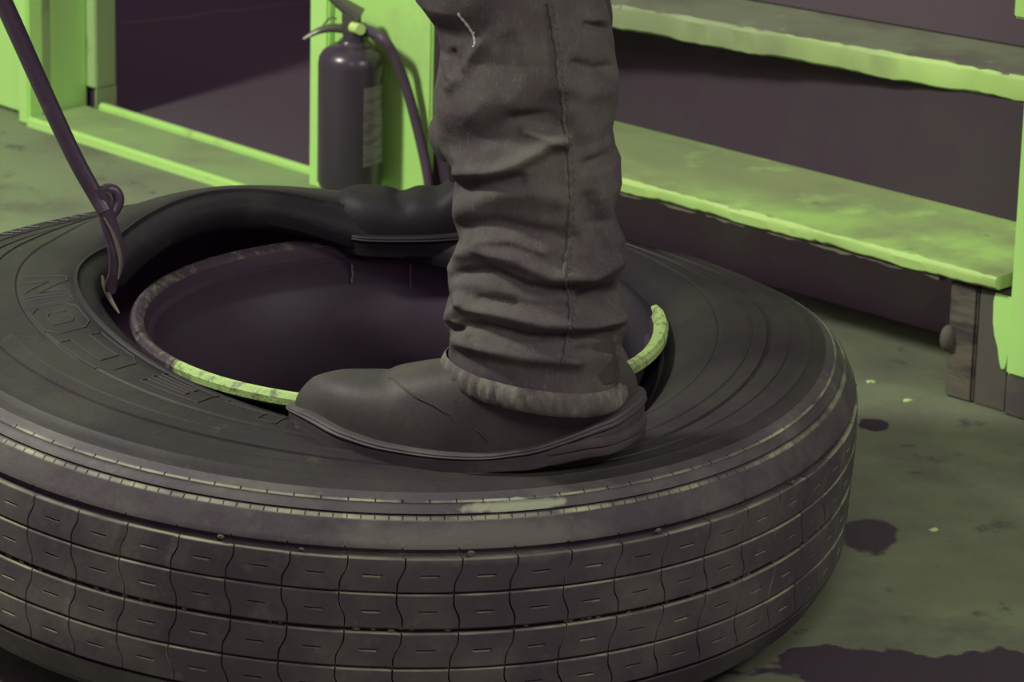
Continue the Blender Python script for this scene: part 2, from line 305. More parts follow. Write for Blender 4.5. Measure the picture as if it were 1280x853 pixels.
# blocks under the tread end
b1 = wbox(-.088, -.047, -.006, .05, 0, .150, .003, None, 's'); b1.build('support_block', M_rough, st)
b2 = wbox(-.0455, .002, -.004, .05, 0, .150, .002, None, 's'); b2.build('support_block', mat('support_timber', (.095, .09, .07), .85, .2, layers=[dict(color=(.06, .05, .05), scale=9, lo=.5, hi=.7)]), st)
kn = MB(); G = []
kc = SP(-.086, -.006, .075)
for i in range(9):
    a = PI*i/8*.5; t = np.linspace(0, 2*PI, 20, endpoint=False)
    G.append(kc - sm*.012*math.sin(a) + math.cos(a)*(.012*np.cos(t)[:, None]*se*.8 + .017*np.sin(t)[:, None]*ZV))
kn.grid(G, True, True, True); kn.build('timber_knot', mat('knot', (.10, .092, .07), .8, .2), st)
dr = MB(); dp = SP(-.012, -.0065, 0)
G = []
for i, (z, a, b) in enumerate([(.148, -.022, .006), (.135, -.024, .006), (.11, -.023, .004), (.095, -.02, .003), (.08, -.014, .002), (.062, -.010, .0), (.055, -.007, -.002)]):
    G.append([SP(a, -.0052, z), SP((a+b)/2, -.0068, z), SP(b, -.0052, z)])
dr.grid(G, False); dr.build('paint_run', M_wall, st)
# upper newel beside the top of the stringer
nb = wbox(-.026, .08, .0, .02, .486, .66, .003, None, 's'); nb.build('newel', M_paint, st)
rebase(st)

# ------------------------------------------------------------------ tyre
n_c = np.array([.041, -.046, 0]); n_c[2] = math.sqrt(1-n_c@n_c); TN = n_c
TU = np.array([1, 0, 0])-TN*TN[0]; TU /= np.linalg.norm(TU); TV = np.cross(TN, TU); T0 = np.array([0, 0, .172])
def deform(r, th, h):
    r, th, h = np.broadcast_arrays(np.asarray(r, float), np.asarray(th, float), np.asarray(h, float))
    d = (th-math.radians(197)+PI) % (2*PI) - PI
    topw = sstep(-.02, .09, h)
    inner = 1-sstep(.30, .47, r)
    inner = np.clip((.455-r)/(.455-.286), 0, 1.0)**2
    b1 = .046*np.exp(-(d/.80)**2); d2 = (th-math.radians(128)+PI) % (2*PI) - PI; b2 = .054*np.exp(-(d2/.62)**2)
    d3 = (th-math.radians(74)+PI) % (2*PI) - PI; b2 = b2*(1-.95*np.exp(-(d3/.42)**2))
    h2 = h + np.maximum(b1, b2)*inner*topw
    d4 = (th-math.radians(-28)+PI) % (2*PI) - PI; h2 = h2 - .060*np.exp(-((d4+.1)/.62)**2)*np.clip((.372-r)/.08, 0, 1)**1.3*topw
    h2 = h2 - .036*sstep(-.1, .8, np.sin(th))*topw*sstep(.33, .44, r)
    f = (th-math.radians(-58)+PI) % (2*PI) - PI
    h2 = h2 - .018*np.exp(-(f/.62)**2)*(1-sstep(.41, .49, r))*topw
    return r, th, h2
def tyre_pt(r, th, h):      # local coordinates of the tyre
    r, th, h = deform(r, th, h)
    return np.stack([r*np.cos(th), r*np.sin(th), h], -1)
def t2w(P): return T0 + P[..., 0:1]*TU + P[..., 1:2]*TV + P[..., 2:3]*TN
tyre = empty('truck_tyre', (0, 0, 0), 'large worn black truck tyre lying flat around a wheel rim on the concrete floor', 'tyre')
tyre.matrix_world = Matrix([[TU[i], TV[i], TN[i], T0[i]] for i in range(3)] + [[0, 0, 0, 1]])
# tread
RW = .03927
def crown(h): return .520 - 1.1*max(0, abs(h)-.04)**2*1.0 - (0 if abs(h) < .0785 else (abs(h)-.0785)*.36)
gro = [(2*RW, .0042, .011), (RW, .0012, .006), (0, .0026, .009), (-RW, .0012, .006), (-2*RW, .0022, .009)]
prof = []   # (h, r, code, v) code: 's' sipe rib, 'g' groove, 't' tick row, '-' plain, rib index
def rib(h0, h1, k, idx):
    for i in range(k+1):
        v = i/k; h = h0+(h1-h0)*v
        prof.append([h, crown(h), 'r%d' % idx, v])
prof += [[.1207+.006, .480, '-', 0], [.1236, .4858, '-', 0], [.1226, .4880, '-', 0], [.1217, .4893, 'A', 0], [.1207, .4915, 'A', 0], [.1198, .4916, '-', 0], [.1186, .4924, '-', 0]]
prof.append([.1165, .4945, '-', 0]); prof.append([.1135, .4975, '-', 0]); prof.append([.1122, .4985, '-', 0])
prof.append([.1116, .4945, 'g', 0]); prof.append([.1104, .4950, 'g', 0]); prof.append([.1098, .5005, 'T', 0]); prof.append([.1078, .5030, 'T', 0])
prof.append([.1070, .5048, '-', 0])
for i in range(5): h = .103-(.103-(gro[0][0]+gro[0][1]+.0022))*i/4; prof.append([h, crown(h), '-', 0])
h = gro[0][0]+gro[0][1]+.0004; prof.append([h, crown(h)-.0006, 'U', 0])
for gi, (gh, gw, gd) in enumerate(gro):
    rg = crown(gh)
    prof.append([gh+gw*.75, rg-gd*.8, 'g', 0]); prof.append([gh, rg-gd, 'g', 0]); prof.append([gh-gw*.75, rg-gd*.8, 'g', 0])
    if gi < 4:
        nh, nw = gro[gi+1][:2]; a = gh-gw; b = nh+nw
        prof.append([a, crown(a)-.0008, 'r%d' % gi, 0.0])
        for v in (.04, .12, .25, .38, .47, .5, .53, .62, .75, .88, .96): hh = a+(b-a)*v; prof.append([hh, crown(hh), 'r%d' % gi, v])
        prof.append([b, crown(b)-.0008, 'r%d' % gi, 1.0])
h0 = gro[4][0]-gro[4][1]
for i in range(7): h = h0-(.1085+h0)*i/6; prof.append([h, crown(h), '-', 0])
prof += [[-.1098, .5005, 'T', 0], [-.1104, .4950, 'g', 0], [-.1116, .4945, 'g', 0], [-.1122, .4985, '-', 0], [-.1165, .4945, '-', 0], [-.1207, .4905, '-', 0], [-.127, .48, '-', 0]]
NB = 60
ts = [-.035, -.016, 0, .016, .035, .10, .17, .235, .25, .265, .31, .325, .36, .42, .47, .485, .5, .515, .58, .64, .675, .69, .735, .75, .765, .83, .90]
tt = np.array([(b+t)/NB for b in range(NB) for t in ts]); fr_t = np.tile(np.array(ts), NB); blk = np.repeat(np.arange(NB), len(ts))
thbase = tt*2*PI; G = []
wear = rng.normal(0, .0004, (8, NB))
for (h, r, code, v) in prof:
    rr = np.full(len(tt), r); hh = np.full(len(tt), h); th = thbase.copy()
    if code[0] == 'r':
        k = int(code[1]); sg_ = 1 if k % 2 == 0 else -1
        sh = (.10 if sg_ > 0 else -.10)*(0.5-float(sstep(.22, .78, v)))*2*.62; off = {0: 0, 1: 0, 2: 0, 3: 0}[k]
        th = thbase + (sh+off)*2*PI/NB
        sip = np.abs(fr_t) < .005; rr = np.where(sip, r-.006, rr)
        rr = rr + wear[k][blk]
        if abs(v-.5) < .01: rr = np.where((fr_t > .33) & (fr_t < .67), r-.0035, rr)
    elif code == 'T': rr = np.where((np.abs(fr_t) < .005) | (np.abs(fr_t-.25) < .005) | (np.abs(fr_t-.5) < .005) | (np.abs(fr_t-.75) < .005), r-.004, rr)
    elif code == 'A':
        q = (np.abs(fr_t) < .005) | (np.abs(fr_t-.5) < .005); rr = np.where(q, r-.003, rr); hh = np.where(q, h-.003, hh)
    elif code == 'U': rr = np.where((np.abs(fr_t) < .005), r-.004, rr)
    G.append(tyre_pt(rr, th, hh))
mb = MB().grid(np.array(G)); me = mesh_of(mb.V, mb.F, 'tread')
wr = np.zeros((len(prof), len(tt)), np.float32)
for i, (h, r, code, v) in enumerate(prof):
    if code[0] == 'r' and v <= .001: wr[i] = 1
    elif code[0] == 'r' and v < .05: wr[i] = .35
    elif code[0] == 'r' and v > .999: wr[i] = .45
    elif code in 'AT': wr[i] = .85
    if code[0] == 'r': wr[i] = np.maximum(wr[i], np.where(np.abs(np.abs(fr_t)-.016) < .004, .62, 0)); wr[i][(np.abs(fr_t) < .005)] = 0
    if code[0] == 'r' and abs(v-.53) < .01: wr[i] = np.where((fr_t > .33) & (fr_t < .67), .8, wr[i])
wr *= (.75+.4*rng.random((1, NB)).repeat(len(ts), 1).reshape(1, -1)); a_ = me.attributes.new('wear', 'FLOAT', 'POINT'); a_.data.foreach_set('value', wr.reshape(-1))
tread = link('tread', me, M_tread, tyre, True, 28)
# sidewalls, beads and inner liner
sp = [(.480, .1267), (.474, .1290), (.4655, .1320), (.4640, .1336), (.4615, .1338), (.4600, .1334), (.452, .1352), (.4420, .1370), (.4412, .1382), (.4396, .1383), (.4388, .1374), (.428, .1380),
      (.4225, .1382), (.4215, .1360), (.4180, .1362), (.4170, .1386), (.405, .1392), (.4020, .1392), (.4010, .1404), (.3990, .1405), (.398, .1388), (.385, .1378), (.372, .1360), (.370, .1340), (.3665, .1338), (.3650, .1352),
      (.352, .1330), (.335, .1292), (.320, .1245), (.312, .1205), (.310, .1218), (.3075, .1215), (.3060, .1170), (.300, .1120), (.292, .1060), (.286, .098), (.283, .088), (.284, .078), (.292, .074), (.304, .080), (.325, .096),
      (.36, .112), (.42, .118), (.468, .105), (.490, .07), (.497, 0)]
spb = [(r, -h) for r, h in sp[::-1]]; full = sp + spb[1:]
nth = 420; thv = np.linspace(0, 2*PI, nth, endpoint=False)
IL = sp.index((.304, .080))
lin = full[IL:-IL]
G = [tyre_pt(np.full(nth, r), thv, np.full(nth, h)) for r, h in lin]
link('inner_liner', mesh_of(MB().grid(np.array(G)).V, MB().grid(np.array(G)).F, 'inner_liner'), mat('lightened_inner_liner', (.30, .20, .30), .9, .1), tyre, True, 40)  # liner coloured paler to lift the shade inside the tyre
G = [tyre_pt(np.full(nth, r), thv, np.full(nth, h)) for r, h in full[:IL+1]]; mb = MB().grid(np.array(G))
G = [tyre_pt(np.full(nth, r), thv, np.full(nth, h)) for r, h in full[-IL-1:]]; mb.grid(np.array(G)); me = mesh_of(mb.V, mb.F, 'sidewall')
shade_v = np.array([[float(1-sstep(.300, .345, r)*1.0)]*nth for r, h in list(full[:IL+1])+list(full[-IL-1:])], np.float32)  # shade painted on the bead lip, fading outwards
a_ = me.attributes.new('bead_shade', 'FLOAT', 'POINT'); a_.data.foreach_set('value', shade_v.reshape(-1))
link('sidewall', me, M_side, tyre, True, 40)
IB = sp.index((.286, .098)); sr = np.array([p[0] for p in sp[:IB]])[::-1]; sh_ = np.array([p[1] for p in sp[:IB]])[::-1]
def side_h(r): return np.interp(r, sr, sh_)
GL = {'O': [[(0, .2), (.2, 0), (.8, 0), (1, .2), (1, .8), (.8, 1), (.2, 1), (0, .8)], [(.3, .34), (.4, .26), (.7, .26), (.72, .66), (.6, .74), (.3, .74)]],
  'C': [[(1, 0), (.2, 0), (0, .2), (0, .8), (.2, 1), (1, 1), (1, .72), (.3, .72), (.3, .28), (1, .28)]], 'I': [[(0, 0), (1, 0), (1, 1), (0, 1)]],
  'N': [[(0, 0), (.26, 0), (.26, .6), (.74, 0), (1, 0), (1, 1), (.74, 1), (.74, .4), (.26, 1), (0, 1)]],
  'E': [[(0, 0), (1, 0), (1, .24), (.3, .24), (.3, .4), (1, .4), (1, .6), (.3, .6), (.3, .76), (1, .76), (1, 1), (0, 1)]],
  'L': [[(0, 0), (1, 0), (1, .28), (.3, .28), (.3, 1), (0, 1)]],
  'B': [[(0, 0), (.85, 0), (1, .12), (1, .42), (.9, .5), (1, .58), (1, .88), (.85, 1), (0, 1)], [(.3, .22), (.7, .22), (.7, .4), (.3, .4)], [(.3, .6), (.7, .6), (.7, .78), (.3, .78)]],
  'U': [[(0, 1), (0, .2), (.2, 0), (.8, 0), (1, .2), (1, 1), (.72, 1), (.72, .28), (.28, .28), (.28, 1)]],
  'D': [[(0, 0), (.8, 0), (1, .2), (1, .8), (.8, 1), (0, 1)], [(.3, .28), (.7, .28), (.7, .72), (.3, .72)]]}
def arc_text(mb, ch, th_c, wid, r0, r1, thick=.0010):
    for poly in GL[ch]:
        pts_ = []
        for a, b in zip(poly, poly[1:]+poly[:1]):
            for k in range(7): pts_.append((a[0]+(b[0]-a[0])*k/7, a[1]+(b[1]-a[1])*k/7))
        pts_ = np.array(pts_); r = r0+(r1-r0)*pts_[:, 1]; th = th_c-(pts_[:, 0]-.5)*wid
        P = tyre_pt(r, th, side_h(r)+.0002); n = len(P); T = np.roll(P, -1, 0)-np.roll(P, 1, 0); T /= np.linalg.norm(T, axis=1)[:, None]
        side = np.cross(T, [0, 0, 1.0]); side /= np.linalg.norm(side, axis=1)[:, None]; t = np.linspace(0, 2*PI, 6, endpoint=False)
        Gq = [P[i]+side[i]*(np.cos(t)*thick)[:, None]+np.array([0, 0, 1.0])*(np.sin(t)*thick)[:, None] for i in range(n)]
        mb.grid(Gq, True, loop=True)
L = MB()
letters = []
for ch, px_, py_, w_ in (('N', 42, 361, .19), ('I', 64, 377, .075), ('O', 90, 398, .20), ('C', 142, 434, .22), ('E', 222, 478, .20), ('L', 300, 515, .19)):
    P = onpl(px_, py_, T0+TN*(.149 if px_ < 170 else .146 if px_ < 260 else .142), TN)-T0; letters.append((ch, math.atan2(P@TV, P@TU), w_))
    
th0 = letters[-1][1]
for i, ch in enumerate('BUOD'): letters.append((ch, th0+.25*(i+1), .2))
for ch, th_, w_ in letters:
    arc_text(L, ch, th_, w_*(1.0 if ch != 'C' else 1.05), *((.318, .366) if ch in 'NIOC' else (.312, .352)))
L.build('raised_lettering', M_letter, tyre, True, 50)
for i in range(15):
    th_ = math.radians(137+i*2.1)
    if i in (4, 9): continue
    pts_ = tyre_pt(np.linspace(.446, .462, 4), th_+np.linspace(0, .006, 4), side_h(np.linspace(.446, .462, 4))+.0006); MB().tube(pts_, .0013, 6).build('raised_mark', M_letter, tyre)
L = MB()   # grit wedged in the centre groove and along the wide groove
for i in range(120):
    th_ = rng.uniform(math.radians(-165), math.radians(10)); hh = rng.normal(0, .0012) if i % 3 else 2*RW+rng.normal(0, .001)
    if i % 3 == 0 and i % 9: continue
    rr = .5165; c = tyre_pt(rr, th_, hh); rad = rng.uniform(.0012, .0028)
    t = np.linspace(0, 2*PI, 7, endpoint=False); Gs = []
    for q in (.25, .9, 1, .6): 
        Gs.append(c + np.stack([np.cos(t)*rad*q*1.5*-math.sin(th_)+math.cos(th_)*rad*(q-.6)*0, np.cos(t)*rad*q*1.5*math.cos(th_), np.sin(t)*rad*q], -1) + np.array([math.cos(th_), math.sin(th_), 0])*rad*(1-q)*(1 if len(Gs) > 1 else -1))
    L.grid(Gs, True, True, True)
g = L.build('groove_grit', mat('grit', (.10, .10, .075), .8, .2), tyre); g['kind'] = 'stuff'

# ------------------------------------------------------------------ wheel rim inside the tyre
rim_c = np.array([.0345, .035, 0]); zf = 0.279; RF = .2835
rim = empty('wheel_rim', (rim_c[0], rim_c[1], 0), 'steel wheel rim with scraped pale lip and dark hollow centre inside the tyre', 'wheel rim')
rp = [(RF-.013, zf-.004), (RF-.009, zf+.0005), (RF-.004, zf+.003), (RF, zf+.002), (RF+.003, zf-.003), (RF+.0025, zf-.010), (RF-.002, zf-.014)]
MB().lathe(rp, (*rim_c[:2], 0), 160).build('rim_lip', M_flange, rim)
ri = [(RF-.013, zf-.004), (RF-.015, zf-.010), (RF-.0165, zf-.016), (RF-.022, zf-.020), (RF-.024, zf-.045), (RF-.027, zf-.052), (RF-.045, zf-.075), (RF-.048, zf-.12), (RF-.046, zf-.150), (RF-.03, zf-.175), (RF-.026, zf-.23), (RF-.02, zf-.2435), (RF, zf-.2445),
      (RF, zf-.236), (RF-.018, zf-.225), (RF-.022, zf-.18), (RF-.038, zf-.15), (RF-.040, zf-.08), (RF-.019, zf-.05), (RF-.016, zf-.028), (RF-.008, zf-.020), (RF-.002, zf-.014)]
MB().lathe(ri, (*rim_c[:2], 0), 120).build('rim_barrel', M_rim_in, rim)
dp_ = MB(); G = []
for r_, z_ in ((.235, .10), (.20, .085), (.15, .075), (.11, .10), (.105, .12), (.09, .122), (.085, .09)): G.append((r_, z_))
dp_.lathe(G, (*rim_c[:2], 0), 72); dp_.build('wheel_disc', M_rim_in, rim)
# drips on the inner wall
for (x, y0, y1) in ((440, 329, 353), (513, 329, 365)):
    def onbar(x, y):
        r = ray(x, y); lo = None; a = (r[0]**2+r[1]**2); dx, dy = CAM[0]-rim_c[0], CAM[1]-rim_c[1]; R_ = RF-.0245
        b = 2*(r[0]*dx+r[1]*dy); c = dx*dx+dy*dy-R_*R_; t = (-b+math.sqrt(b*b-4*a*c))/(2*a); return CAM+r*t
    P = [onbar(x+rng.normal(0, .4), y)-np.array([0, .001, 0]) for y in np.linspace(y0, y1, 7)]
    MB().tube(P, [.0006, .0011, .0009, .0012, .001, .0011, .0012], 6).build('water_drip', M_drip, rim)
dm = MB()
for i in range(26):
    x = rng.uniform(500, 570); y = 303+rng.choice([2, 7, 11, 24])+rng.normal(0, 1); c = onbar(x, y)-np.array([0, .001, 0]); dm.tube([c-TU*.0012, c, c+TU*.0012], [.0004, .0008, .0004], 5)
dd_ = dm.build('water_splashes', M_drip, rim); dd_['kind'] = 'stuff'
rebase(rim)

# ------------------------------------------------------------------ tyre lever
lv = empty('tyre_lever', aty(150, 350, -.02), 'long dark iron tyre lever hooked under the bead at the left of the tyre', 'tyre lever')
Y0 = -.05
def LP(x, y, dy=0.0): return aty(x, y, Y0+dy)
up_dir = LP(3, 0)-LP(96, 202)
top = LP(3, 0)+up_dir*3.4
path = [top, LP(3, 0)+up_dir*1.5, LP(3, 0), LP(40, 82), LP(70, 148), LP(96, 202), LP(119, 243), LP(131, 264, -.003)]
pp = smooth_path(path, 40); MB().tube(pp, np.linspace(.0105, .0080, 40), 16).build('bar', M_iron, lv)
pl = smooth_path([LP(124, 236), LP(133, 268), LP(141, 295), LP(146, 318), LP(145, 338), LP(140, 352), LP(138, 368, .004)], 30)
G = []
for i, p in enumerate(pl):
    q = i/29; wd = .0085+.003*math.sin(q*PI)-.002*q; th_ = .0075-.0045*q; t = np.linspace(0, 2*PI, 14, endpoint=False)
    side = np.array([.75, .66, 0]); nor = np.array([.55, -.75, .2])
    G.append(p+side*(np.cos(t)*wd)[:, None]+nor*(np.sin(t)*th_)[:, None])
MB().grid(G, True, True, True).build('spoon_end', M_iron, lv)
ed = smooth_path([LP(130, 272, -.012), LP(141, 292, -.012), LP(148, 312, -.012), LP(151, 330, -.012), LP(148, 349, -.010)], 24)
MB().tube(ed, .0008+.0014*np.sin(np.linspace(.1, PI-.1, 24)), 8).build('lit_edge', M_iron_edge, lv)  # pale strip painted as the lit edge of the spoon
hk = MB(); hk.tube(smooth_path([LP(126, 240, .004), LP(134, 237, .012), LP(143, 240, .016), LP(147, 250, .016), LP(143, 262, .012), LP(136, 272, .006)], 24), .0058+.0014*np.sin(np.linspace(0, PI, 24)), 12)
hk.build('roller_hook', M_iron, lv)
MB().tube(smooth_path([LP(130, 239, -.002), LP(137, 243, .0), LP(140, 250, .0), LP(136, 257, .0)], 16), .0009, 8).build('lit_hook_edge', M_iron_edge, lv)
hk = MB(); hk.box(LP(124, 262, -.004), np.array([.016, .004, -.001]), np.array([-.002, .010, 0]), np.array([-.004, 0, .022]), .002); hk.build('hook_web', M_iron, lv)
tw = smooth_path([LP(128, 345, .0), LP(131, 358, .0), LP(138, 374, .0), LP(149, 392, -.006)], 20)
MB().tube(tw, .0008+.0020*np.sin(np.linspace(.05, PI-.1, 20)), 10).build('lit_tip', M_iron_edge, lv)  # pale strip painted as the lit edge of the tip
rebase(lv)

# ------------------------------------------------------------------ person: trousers and boots
man = empty('person', (.17, .0, 0), 'person in worn jeans and dark work boots straddling the truck tyre, feet on its sidewall', 'person')
def fold_field(px_, py_, folds):
    out = np.zeros_like(px_)
    for pts_, wd, amp in folds:
        pts_ = np.array(pts_, float); best = np.full(px_.shape, 1e9)
        for a, b in zip(pts_[:-1], pts_[1:]):
            d = b-a; t = np.clip(((px_-a[0])*d[0]+(py_-a[1])*d[1])/(d@d), 0, 1)
            best = np.minimum(best, np.hypot(px_-a[0]-t*d[0], py_-a[1]-t*d[1]))
        out += amp*np.exp(-(best/wd)**2)
    return out
class VNoise:
    def __init__(s, seed): s.r = np.random.default_rng(seed); s.k = s.r.normal(size=(14, 3)); s.p = s.r.uniform(0, 6.28, 14)
    def __call__(s, P, sc): return sum(np.sin((P @ (s.k[i]*sc))+s.p[i]) for i in range(14))/14
vn = VNoise(3)
LEFT = [(-60, 500), (0, 520), (23, 538), (32, 543), (59, 551), (88, 546), (126, 543), (164, 545), (188, 552), (210, 566), (226, 569), (246, 566), (267, 565), (298, 574), (318, 566), (334, 558), (352, 560), (369, 564), (391, 556), (405, 556), (418, 563), (440, 560), (500, 560)]
RIGHT = [(-60, 745), (0, 754), (23, 762), (38, 765), (64, 769), (88, 774), (117, 774), (144, 770), (161, 765), (182, 768), (199, 775), (229, 776), (240, 773), (262, 768), (282, 775), (298, 781), (325, 783), (347, 774), (360, 770), (374, 777), (388, 783), (405, 785), (422, 778), (454, 772), (500, 776)]
FOLDS = [([(600, 55), (580, 85), (562, 108)], 7, .004), ([(556, 75), (562, 95)], 5, .004), ([(566, 66), (574, 92)], 5, -.004),
    ([(572, 218), (610, 217), (645, 205), (680, 185), (700, 172)], 9, .0085), ([(560, 180), (600, 170), (650, 160), (690, 140)], 22, -.011),
    ([(655, 165), (680, 172), (702, 178)], 7, .006), ([(640, 150), (690, 150), (705, 158)], 8, -.006),
    ([(720, 82), (745, 88), (772, 84)], 8, -.007), ([(705, 105), (730, 118), (760, 112)], 12, .005), ([(735, 32), (765, 38)], 5, -.006),
    ([(745, 22), (762, 24)], 6, .005), ([(570, 235), (600, 228), (650, 225)], 8, -.007),
    ([(575, 262), (610, 245), (660, 240), (700, 250)], 14, .006), ([(560, 40), (600, 30)], 18, -.004),
    ([(572, 285), (620, 280), (670, 292), (720, 300)], 10, -.007), ([(562, 318), (600, 312), (650, 325), (690, 345), (740, 345), (775, 322)], 11, .010),
    ([(565, 345), (610, 340), (660, 362), (720, 362)], 8, -.009), ([(745, 215), (755, 260), (772, 300)], 9, .006), ([(735, 250), (742, 290), (762, 318)], 9, -.006),
    ([(735, 372), (765, 366), (785, 372)], 11, -.014), ([(558, 395), (580, 383), (620, 390), (680, 404), (740, 405), (782, 396)], 9, .009),
    ([(558, 412), (600, 408), (660, 424), (720, 424), (770, 418)], 7, -.011), ([(565, 428), (610, 436), (660, 447), (720, 450)], 9, .007), ([(570, 405), (585, 415)], 5, .005),
    ([(720, 440), (770, 432)], 8, -.006), ([(600, 375), (640, 380)], 6, -.004), ([(572, 372), (580, 378)], 5, .006),
    ([(640, 40), (660, 90), (650, 130)], 16, .004), ([(720, 140), (735, 190)], 14, .005), ([(690, 0), (700, 120), (708, 240)], 5, .0018),
    ([(600, 130), (580, 170)], 16, .003), ([(735, 205), (765, 195)], 9, -.005), ([(600, 300), (640, 300), (680, 315)], 6, .004)]
def yc(py): return -.37 + .07*(1-np.clip((np.asarray(py, float)+60)/560, 0, 1))*1.0
def leg_front():
    NP = 230; NR = 250; phi = np.linspace(0, 2*PI, NP, endpoint=False); G = []; info = []
    pys = np.linspace(470, -60, NR)
    for py in pys:
        q = sstep(250, 468, py)
        pl_ = py - 14*q; pr_ = py + 14*q + 6*q
        xl = float(np.interp(pl_, [a for a, _ in LEFT], [b for _, b in LEFT])); xr = float(np.interp(pr_, [a for a, _ in RIGHT], [b for _, b in RIGHT]))
        Y = float(yc(py)); A = aty(xl, pl_, Y); B = aty(xr, pr_, Y); c = (A+B)/2; ax = (B-A)/2; ry = np.linalg.norm(ax)*.86
        cp = np.sign(np.cos(phi))*np.abs(np.cos(phi))**.93; sp_ = np.sin(phi)
        P = c + cp[:, None]*ax + np.stack([0*phi, sp_*ry, 0*phi], -1); nrm = np.stack([np.cos(phi)*.9, np.sin(phi), 0*phi], -1)
        G.append(P); info.append(nrm)
    G = np.array(G); Nn = np.array(info)
    X, Yp = proj(G); front = sstep(.25, -.25, Nn[..., 1])
    D = fold_field(X, Yp, FOLDS)*front*sstep(.0, .5, -Nn[..., 1]) * 1.0
    D += .0035*vn(G*np.array([1, 1, 1.7]), 38)*(.35+.65*(1-front)) + .0015*vn(G, 110)
    D += (1-front)*.006*vn(G*np.array([.6, .6, 2.2]), 30)
    G = G + Nn*D[..., None]
    return G
GF = leg_front()
# continue to the hip
tr = MB(); topring = GF[-1]; rings = [r for r in GF]
hipc = np.array([.215, -.10, 1.18]); c0 = topring.mean(0)
for k in range(1, 13):
    q = k/12; c = c0*(1-q)+hipc*q; s = 1+.15*q; rr_ = (topring-c0)*s; rr_[:, 2] *= 1-q*.5; rings.append(c+rr_)
tr.grid(rings, True, False, True)
# inner face of the hem so the opening has thickness
inner = [GF[0], GF[0]*.0+(GF[0]-GF[0].mean(0))*.965+GF[0].mean(0), (GF[6]-GF[6].mean(0))*.955+GF[6].mean(0)]
tr.grid(inner, True)
# rear leg
bc = np.array([.185, .37, 0]); G = []
NP = 120; phi = np.linspace(0, 2*PI, NP, endpoint=False)
for k in range(90):
    q = k/89; z = .365+.85*q; cx = .142+.015*math.sin(q*9)*(1-q)+.07*q; cy = .37-.30*q; rx = .078+.012*math.sin(q*40)*(1-q)**3+.03*q; ry = rx*.95
    if q < .12: rx *= 1.05-.0*q
    P = np.stack([cx+rx*np.cos(phi), cy+ry*np.sin(phi), z+0*phi], -1); nrm = np.stack([np.cos(phi), np.sin(phi), 0*phi], -1)
    P += nrm*(.008*vn(P*np.array([1, 1, 2.4]), 26)*(1-q*.6))[:, None]; G.append(P)
tr.grid(G, True, False, True)
G = []
for k in range(14):
    q = k/13; c = np.array([.22, -.10, 1.12])*(1-q)+np.array([.22, .08, 1.12])*q; t = np.linspace(0, 2*PI, 40, endpoint=False); rr_ = .135+.02*math.sin(q*PI)
    G.append(c+np.stack([rr_*np.cos(t), 0*t, .13*np.sin(t)], -1))
tr.grid(G, True, True, True)
# ragged cuff of the second leg
trousers = tr.build('trousers', M_denim, man, True, 60)
tag(trousers, 'faded crumpled denim trousers')
tor = MB(); G = []  # unseen upper body, added to cast its shade on the tyre
for k in range(40):
    q = k/39; c = np.array([.225, -.01, 1.08])*(1-q)+np.array([-.18, .0, 1.62])*q + np.array([.06, 0, .05])*math.sin(q*PI)
    ax = np.array([-.55, 0, .83]); pr = np.array([.83, 0, .55]); t = np.linspace(0, 2*PI, 60, endpoint=False)
    a_ = (.12+.02*math.sin(q*PI))*(1 if q < .9 else math.sqrt(max(0.02, 1-((q-.9)/.1)**2))); b_ = (.17+.05*q)*(1 if q < .9 else math.sqrt(max(0.02, 1-((q-.9)/.1)**2)))
    P = c+pr*(a_*np.cos(t))[:, None]+np.array([0, 1.0, 0])*(b_*np.sin(t))[:, None]; P += .006*vn(P, 22)[:, None]*pr; G.append(P)
tor.grid(G, True, True, True)
for sy_ in (-1, 1):
    tor.tube(smooth_path([(-.13, .19*sy_, 1.52), (-.22, .24*sy_, 1.36), (-.30, .20*sy_, 1.22), (-.40, .10*sy_, 1.16), (-.47, .04*sy_, 1.12)], 30), np.linspace(.062, .040, 30), 18)
jk = tor.build('unseen_upper_body', mat('unseen_body_dark', (.05, .045, .05), .9, .1), man, True, 60)
# hem band on the front leg
hb = []; base = GF[4]; cc = base.mean(0); NPh = base.shape[0]
hemB = GF[0]; hemT = GF[8]; phi = np.linspace(0, 2*PI, NPh, endpoint=False)
for k in range(9):
    q = k/8; cen = hemT.mean(0)*(1-q)+(hemB.mean(0)-np.array([0, 0, .010]))*q; P = hemT*(1-q)+(hemB-np.array([0, 0, .010]))*q
    puck = .0016*np.sin(phi*46+1.5*np.sin(phi*9))*math.sin(q*PI)+.0012*vn(P, 150)
    nr_ = (P-cen); nr_[:, 2] = 0; nr_ /= np.linalg.norm(nr_, axis=1)[:, None]
    hb.append(P+nr_*(.0022+.0045*math.sin(q*PI)**.6+puck)[:, None])
hb.append((hb[-1]-hb[-1].mean(0))*.965+hb[-1].mean(0)+np.array([0, 0, .004])); hb.append((hemT-hemT.mean(0))*.95+hemT.mean(0))
MB().grid(hb, True).build('hem', M_hem, trousers, True, 60)
